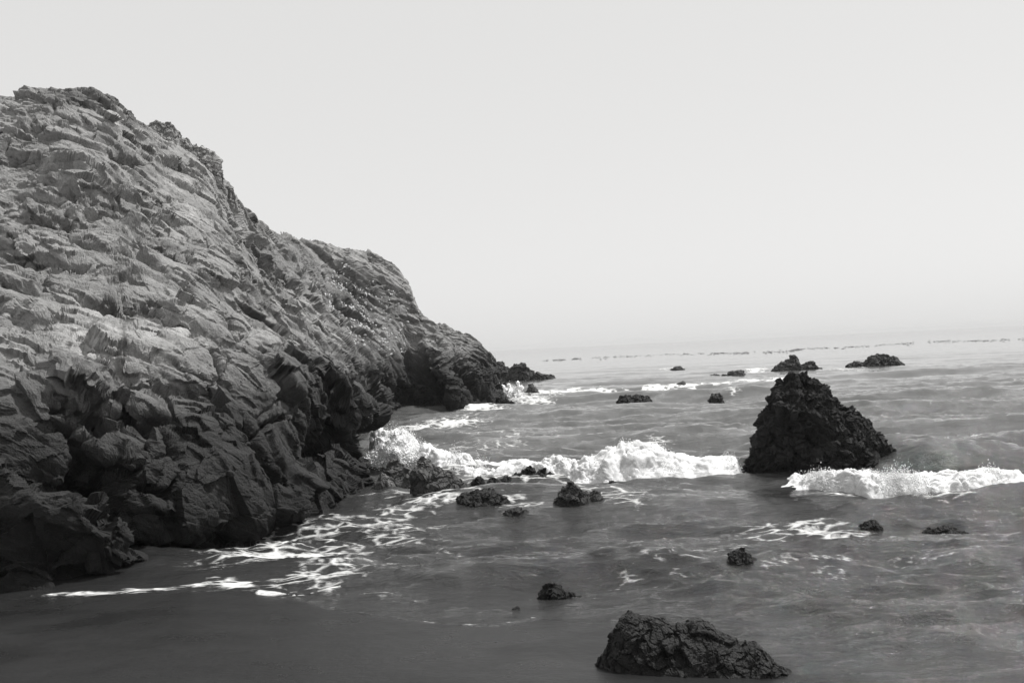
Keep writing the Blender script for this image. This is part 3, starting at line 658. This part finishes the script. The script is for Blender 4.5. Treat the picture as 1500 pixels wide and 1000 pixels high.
loft_rock('sea_rock', 'pointed grey rock in spray off the tip of the cliff', 'rock',
          [(765, 583), (771, 571), (777, 564), (784, 567), (791, 575), (798, 583)], 583, depth=0.8, scale=0.8, amp=0.8, tone=0.12, seed=23, n=110)
loft_rock('sea_rock', 'black ledge awash at the tip of the cliff beside the spray', 'rock',
          [(712, 592), (720, 584), (732, 580), (742, 585), (753, 590)], 592, depth=0.5, scale=0.7, amp=0.8, tone=0.025, seed=24, n=90)
loft_rock('sea_rock', 'craggy dark skerry close behind the tip of the cliff', 'rock',
          [(708, 560), (716, 540), (724, 531), (736, 533), (743, 534), (750, 542), (757, 560)], 558, depth=0.6, scale=1.6, amp=0.8, tone=0.07, seed=25, n=130)
loft_rock('sea_rock', 'long dark skerry tapering seaward beyond the cliff tip', 'rock',
          [(742, 557), (750, 538), (757, 533), (771, 533), (778, 541), (788, 543), (796, 549), (808, 552), (811, 556)], 557, depth=0.5, scale=1.6, amp=0.7, tone=0.06, seed=26, n=150)
for k, (x, y, w, lab) in enumerate([(756, 897, 16, 'small dark stone at the bright swash line on the sand'), (1422, 935, 12, 'small black pebble on wet sand'), (1360, 935, 10, 'small black pebble on wet sand'),
                                    (641, 941, 9, 'lone dark pebble on smooth wet sand near the swash line')]):
    loft_rock('pebble', lab, 'pebble', [(x - w * .7, y + 1), (x - w * .3, y - 3), (x + w * .15, y - 4), (x + w * .7, y + 1)], y + 1, depth=0.9, amp=0.4, tone=0.03, seed=60 + k, n=30,
              group='small black pebbles' if 'small black' in lab else None, zb=-0.1)
print('rocks', time.time() - T0)

# ------------------------------------------------------------------ breaking foam
def icosa():
    t = (1 + 5 ** .5) / 2
    v = np.array([(-1, t, 0), (1, t, 0), (-1, -t, 0), (1, -t, 0), (0, -1, t), (0, 1, t), (0, -1, -t), (0, 1, -t), (t, 0, -1), (t, 0, 1), (-t, 0, -1), (-t, 0, 1)], float)
    f = np.array([(0, 11, 5), (0, 5, 1), (0, 1, 7), (0, 7, 10), (0, 10, 11), (1, 5, 9), (5, 11, 4), (11, 10, 2), (10, 7, 6), (7, 1, 8), (3, 9, 4), (3, 4, 2), (3, 2, 6), (3, 6, 8), (3, 8, 9), (4, 9, 5), (2, 4, 11), (6, 2, 10), (8, 6, 7), (9, 8, 1)])
    return v / np.linalg.norm(v[0]), f
IV, IF = icosa()
OV = np.array([(1, 0, 0), (-1, 0, 0), (0, 1, 0), (0, -1, 0), (0, 0, 1), (0, 0, -1)], float)
OF = np.array([(0, 2, 4), (2, 1, 4), (1, 3, 4), (3, 0, 4), (2, 0, 5), (1, 2, 5), (3, 1, 5), (0, 3, 5)])
def droplets(c, r, rng):
    n = len(c); sc = r[:, None, None] * rng.uniform(0.6, 1.5, (n, 1, 3))
    V = c[:, None, :] + OV[None] * sc
    return V.reshape(-1, 3), (OF[None] + (np.arange(n) * 6)[:, None, None]).reshape(-1, 3)
def breaker(label, front, heights, width, seed, dens=30, droplets_n=6000, top=0.5):
    """front: pixels of the leading edge; heights (m) at those points; width = metres of foam behind the edge"""
    F = np.array(poly_world(front)); n = len(front)
    cum = np.concatenate([[0], np.cumsum(np.hypot(*np.diff(F, axis=0).T))]); L = cum[-1]
    ns = int(L * dens); nt = int(width * dens * 1.3)
    u = np.linspace(0, L, ns); X = np.interp(u, cum, F[:, 0]); Y = np.interp(u, cum, F[:, 1]); H = np.interp(u, cum, heights)
    Wd = np.interp(u, cum, np.full(n, width)) * (0.75 + 0.35 * perlin(np.stack([u, 0 * u, 0 * u], 1), 2.2, seed))
    t = np.linspace(0, 1, nt)
    prof = np.where(t < 0.42, smooth(0, 0.42, t) ** 0.9, np.clip(np.cos((t - 0.42) / 0.58 * math.pi / 2), 0, 1) ** 0.9)
    clump = 0.75 + 0.6 * perlin(np.stack([u, 0 * u + 3, 0 * u], 1), 1.9, seed + 1) + 0.25 * perlin(np.stack([u, 0 * u + 5, 0 * u], 1), 0.6, seed + 2)
    Y = Y + 0.7 * perlin(np.stack([u, 0 * u + 7, 0 * u], 1), 1.7, seed + 31) + 0.3 * perlin(np.stack([u, 0 * u + 8, 0 * u], 1), 0.5, seed + 32)
    Xg = X[:, None] + 0 * t[None]; Yg = Y[:, None] + Wd[:, None] * t[None]
    Zg = (H * np.clip(clump, 0.25, 1.5))[:, None] * prof[None] - 0.06
    G = np.stack([Xg, Yg, Zg], 2); Nn = grid_normals(G); Nn *= np.sign(Nn[..., 2:3]) + 1e-9
    P = G.reshape(-1, 3); Nf = blur(Nn, 2).reshape(-1, 3)
    edge = (np.minimum(np.minimum(t, 1 - t) * 5, 1)[None] * np.minimum(np.minimum(np.arange(ns), np.arange(ns)[::-1]) / (0.6 * dens), 1)[:, None]).ravel()
    hm = np.repeat(H, nt); W3 = P + 0.25 * np.stack([perlin(P, 0.7, seed + 20 + k) for k in range(3)], 1)
    torn = fbm(W3 * np.array((1.0, 0.55, 1)), 0.55, 5, 0.65, seed + 3, ridged=True)
    hol = fbm(W3 * np.array((0.6, 1, 1)), 1.6, 3, 0.55, seed + 9)
    V = P.copy()
    V[:, 2] += hm * (0.35 + 0.65 * edge) * (0.5 * (torn - 0.2) + 0.45 * hol) + 0.10 * hol
    V[:, 1] += edge * (-0.35 * hm * hol + 0.10 * fbm(P, 0.4, 3, 0.6, seed + 12))
    V[:, 0] += edge * 0.12 * fbm(P, 0.5, 3, 0.6, seed + 13)
    V[:, 2] -= (1 - edge) * 0.07
    n2 = blur(grid_normals(V.reshape(ns, nt, 3)), 1); n2 *= np.sign(n2[..., 2:3]) + 1e-9
    V += n2.reshape(-1, 3) * (0.045 * edge * (fbm(V, 0.22, 3, 0.6, seed + 14, ridged=True)))[:, None]
    crest_z = V.reshape(ns, nt, 3)
    rng = np.random.default_rng(seed)
    # spray thrown up along the crest and flecks tumbling down the front
    bu = np.clip(perlin(np.stack([u, 0 * u + 9, 0 * u], 1), 0.7, seed + 8) * 1.2 + 0.2, 0.02, 1) ** 1.5
    k = rng.choice(ns, droplets_n, p=bu / bu.sum()); hk = H[k]
    tt = np.clip(np.abs(rng.normal(0.28, 0.2, droplets_n)), 0, 1); ti = (tt * (nt - 1)).astype(int)
    burst = np.clip(perlin(np.stack([u[k], 0 * u[k] + 9, 0 * u[k]], 1), 0.7, seed + 8) * 1.2 + 0.2, 0.06, 1) ** 1.4
    c = crest_z[k, ti] + np.stack([rng.normal(0, 0.04, droplets_n), rng.normal(0, 0.05, droplets_n), np.abs(rng.normal(0, 1, droplets_n)) * burst * top * hk * rng.random(droplets_n)], 1)
    r = 0.004 + 0.011 * rng.random(droplets_n) ** 3
    DV, DF = droplets(c, r, rng)
    Q = grid_quads(ns, nt)
    ob = mesh_from('breaker_foam', np.vstack([V, DV]), Q, DF + len(V), mat=M_FOAM)
    tag(ob, label, 'foam', kind='stuff'); return ob
breaker('white foam of the breaking wave rolling between the cliff and the pyramid rock', BREAK_L, [0.8, 0.78, 0.62, 0.6, 0.5, 0.52, 0.6, 0.34, 0.45], 4.2, 301, dens=30, droplets_n=16000)
breaker('white foam of the breaking wave rushing past the pyramid rock towards open water', BREAK_R, [0.12, 0.36, 0.55, 0.52, 0.5, 0.42], 3.0, 302, dens=34, droplets_n=12000)
def spray(label, cx, cy, d, wpx, hpx, n, seed, rmax):
    """burst of spray: a ragged column of droplets with dense lumps at its foot"""
    rng = np.random.default_rng(seed); m = d / F_PX
    base = at_depth(cx, cy, d); K = 46
    th = rng.normal(0, 0.5, K); l = rng.random(K) ** 1.2 * hpx * m * (0.55 + 0.45 * rng.random(K))
    cc = np.stack([base[0] + np.sin(th) * l * 0.7 + rng.normal(0, 0.22, K) * wpx * m, base[1] + rng.normal(0, 0.2, K) * wpx * m, base[2] + l * np.cos(th)], 1)
    sg = wpx * m * rng.uniform(0.05, 0.17, K) * np.clip(1.2 - l / (hpx * m), 0.3, 1.2)
    i = rng.integers(0, K, n); g = rng.normal(0, 1, (n, 3)) * np.array((1, 1, 1.25)); c = cc[i] + g * sg[i][:, None]
    r = rmax * (0.15 + rng.random(n) ** 2.5) * np.clip(1.4 - np.linalg.norm(g, axis=1) / 2.2, 0.2, 1.0)
    DV, DF = droplets(c, r, rng)
    ob = mesh_from('sea_spray', DV, tris=DF, mat=M_SPRAY); tag(ob, label, 'spray', kind='stuff'); return ob
spray('burst of white spray where the wave strikes the cliff buttress', 578, 682, 29.8, 60, 62, 26000, 401, 0.04)
spray('small burst of white spray at the far tip of the cliff', 744, 588, 68.5, 34, 34, 12000, 402, 0.09)
print('foam', time.time() - T0)

# ------------------------------------------------------------------ kelp lines far out
def kelp(label, pts, wpx, n, seed):
    rng = np.random.default_rng(seed); P = np.array(pts, float); k = rng.random(n) * (len(pts) - 1); i = np.minimum(k.astype(int), len(pts) - 2); f = (k - i)[:, None]
    q = P[i] * (1 - f) + P[i + 1] * f; q[:, 1] += rng.normal(0, wpx, n) * (0.3 + rng.random(n)); q[:, 0] += rng.normal(0, 3, n)
    W = at_z(q[:, 0], q[:, 1]); m = W[:, 1] / F_PX
    keep = perlin(np.stack([q[:, 0], 0 * q[:, 0], 0 * q[:, 0]], 1), 55, seed) + 0.6 * perlin(np.stack([q[:, 0], 0 * q[:, 0], 0 * q[:, 0] + 4], 1), 9, seed) > -0.2; W = W[keep]; m = m[keep]; n = len(W)
    sc = np.stack([m * rng.uniform(0.5, 2.6, n), m * rng.uniform(0.6, 2, n), rng.uniform(0.02, 0.06, n)], 1)
    V = W[:, None, :] + IV[None] * sc[:, None, :]
    ob = mesh_from('kelp_bed', V.reshape(-1, 3), tris=(IF[None] + (np.arange(n) * 12)[:, None, None]).reshape(-1, 3), mat=M_KELP); tag(ob, label, 'kelp', kind='stuff')
kelp('short dark streak of kelp floating near the horizon off the cliff tip', [(800, 528), (830, 526), (848, 525)], 0.7, 160, 501)
kelp('long broken dark line of floating kelp along the horizon', [(870, 524), (930, 521), (1040, 517), (1080, 517), (1110, 516), (1160, 514), (1170, 511), (1250, 508), (1320, 503), (1370, 500), (1440, 499), (1500, 496)], 0.9, 620, 502)
# ------------------------------------------------------------------ sea haze
bm = bmesh.new(); bmesh.ops.create_cube(bm, size=1.0)
for v in bm.verts: v.co = Vector((v.co.x * 19000, v.co.y * 19000, -2.5 if v.co.z < 0 else 14.0))
me = bpy.data.meshes.new('haze'); bm.to_mesh(me); bm.free()
hz = bpy.data.objects.new('haze', me); COL.objects.link(hz); tag(hz, kind='stuff')
mh = bpy.data.materials.new('haze'); mh.use_nodes = True; nt_ = mh.node_tree
for n_ in list(nt_.nodes): nt_.nodes.remove(n_)
ho = nt_.nodes.new('ShaderNodeOutputMaterial'); hv = nt_.nodes.new('ShaderNodeVolumePrincipled')
hv.inputs['Color'].default_value = (0.9, 0.9, 0.9, 1); hv.inputs['Density'].default_value = 0.00022; hv.inputs['Anisotropy'].default_value = 0.0
nt_.links.new(hv.outputs[0], ho.inputs['Volume']); me.materials.append(mh)
print('done', time.time() - T0)
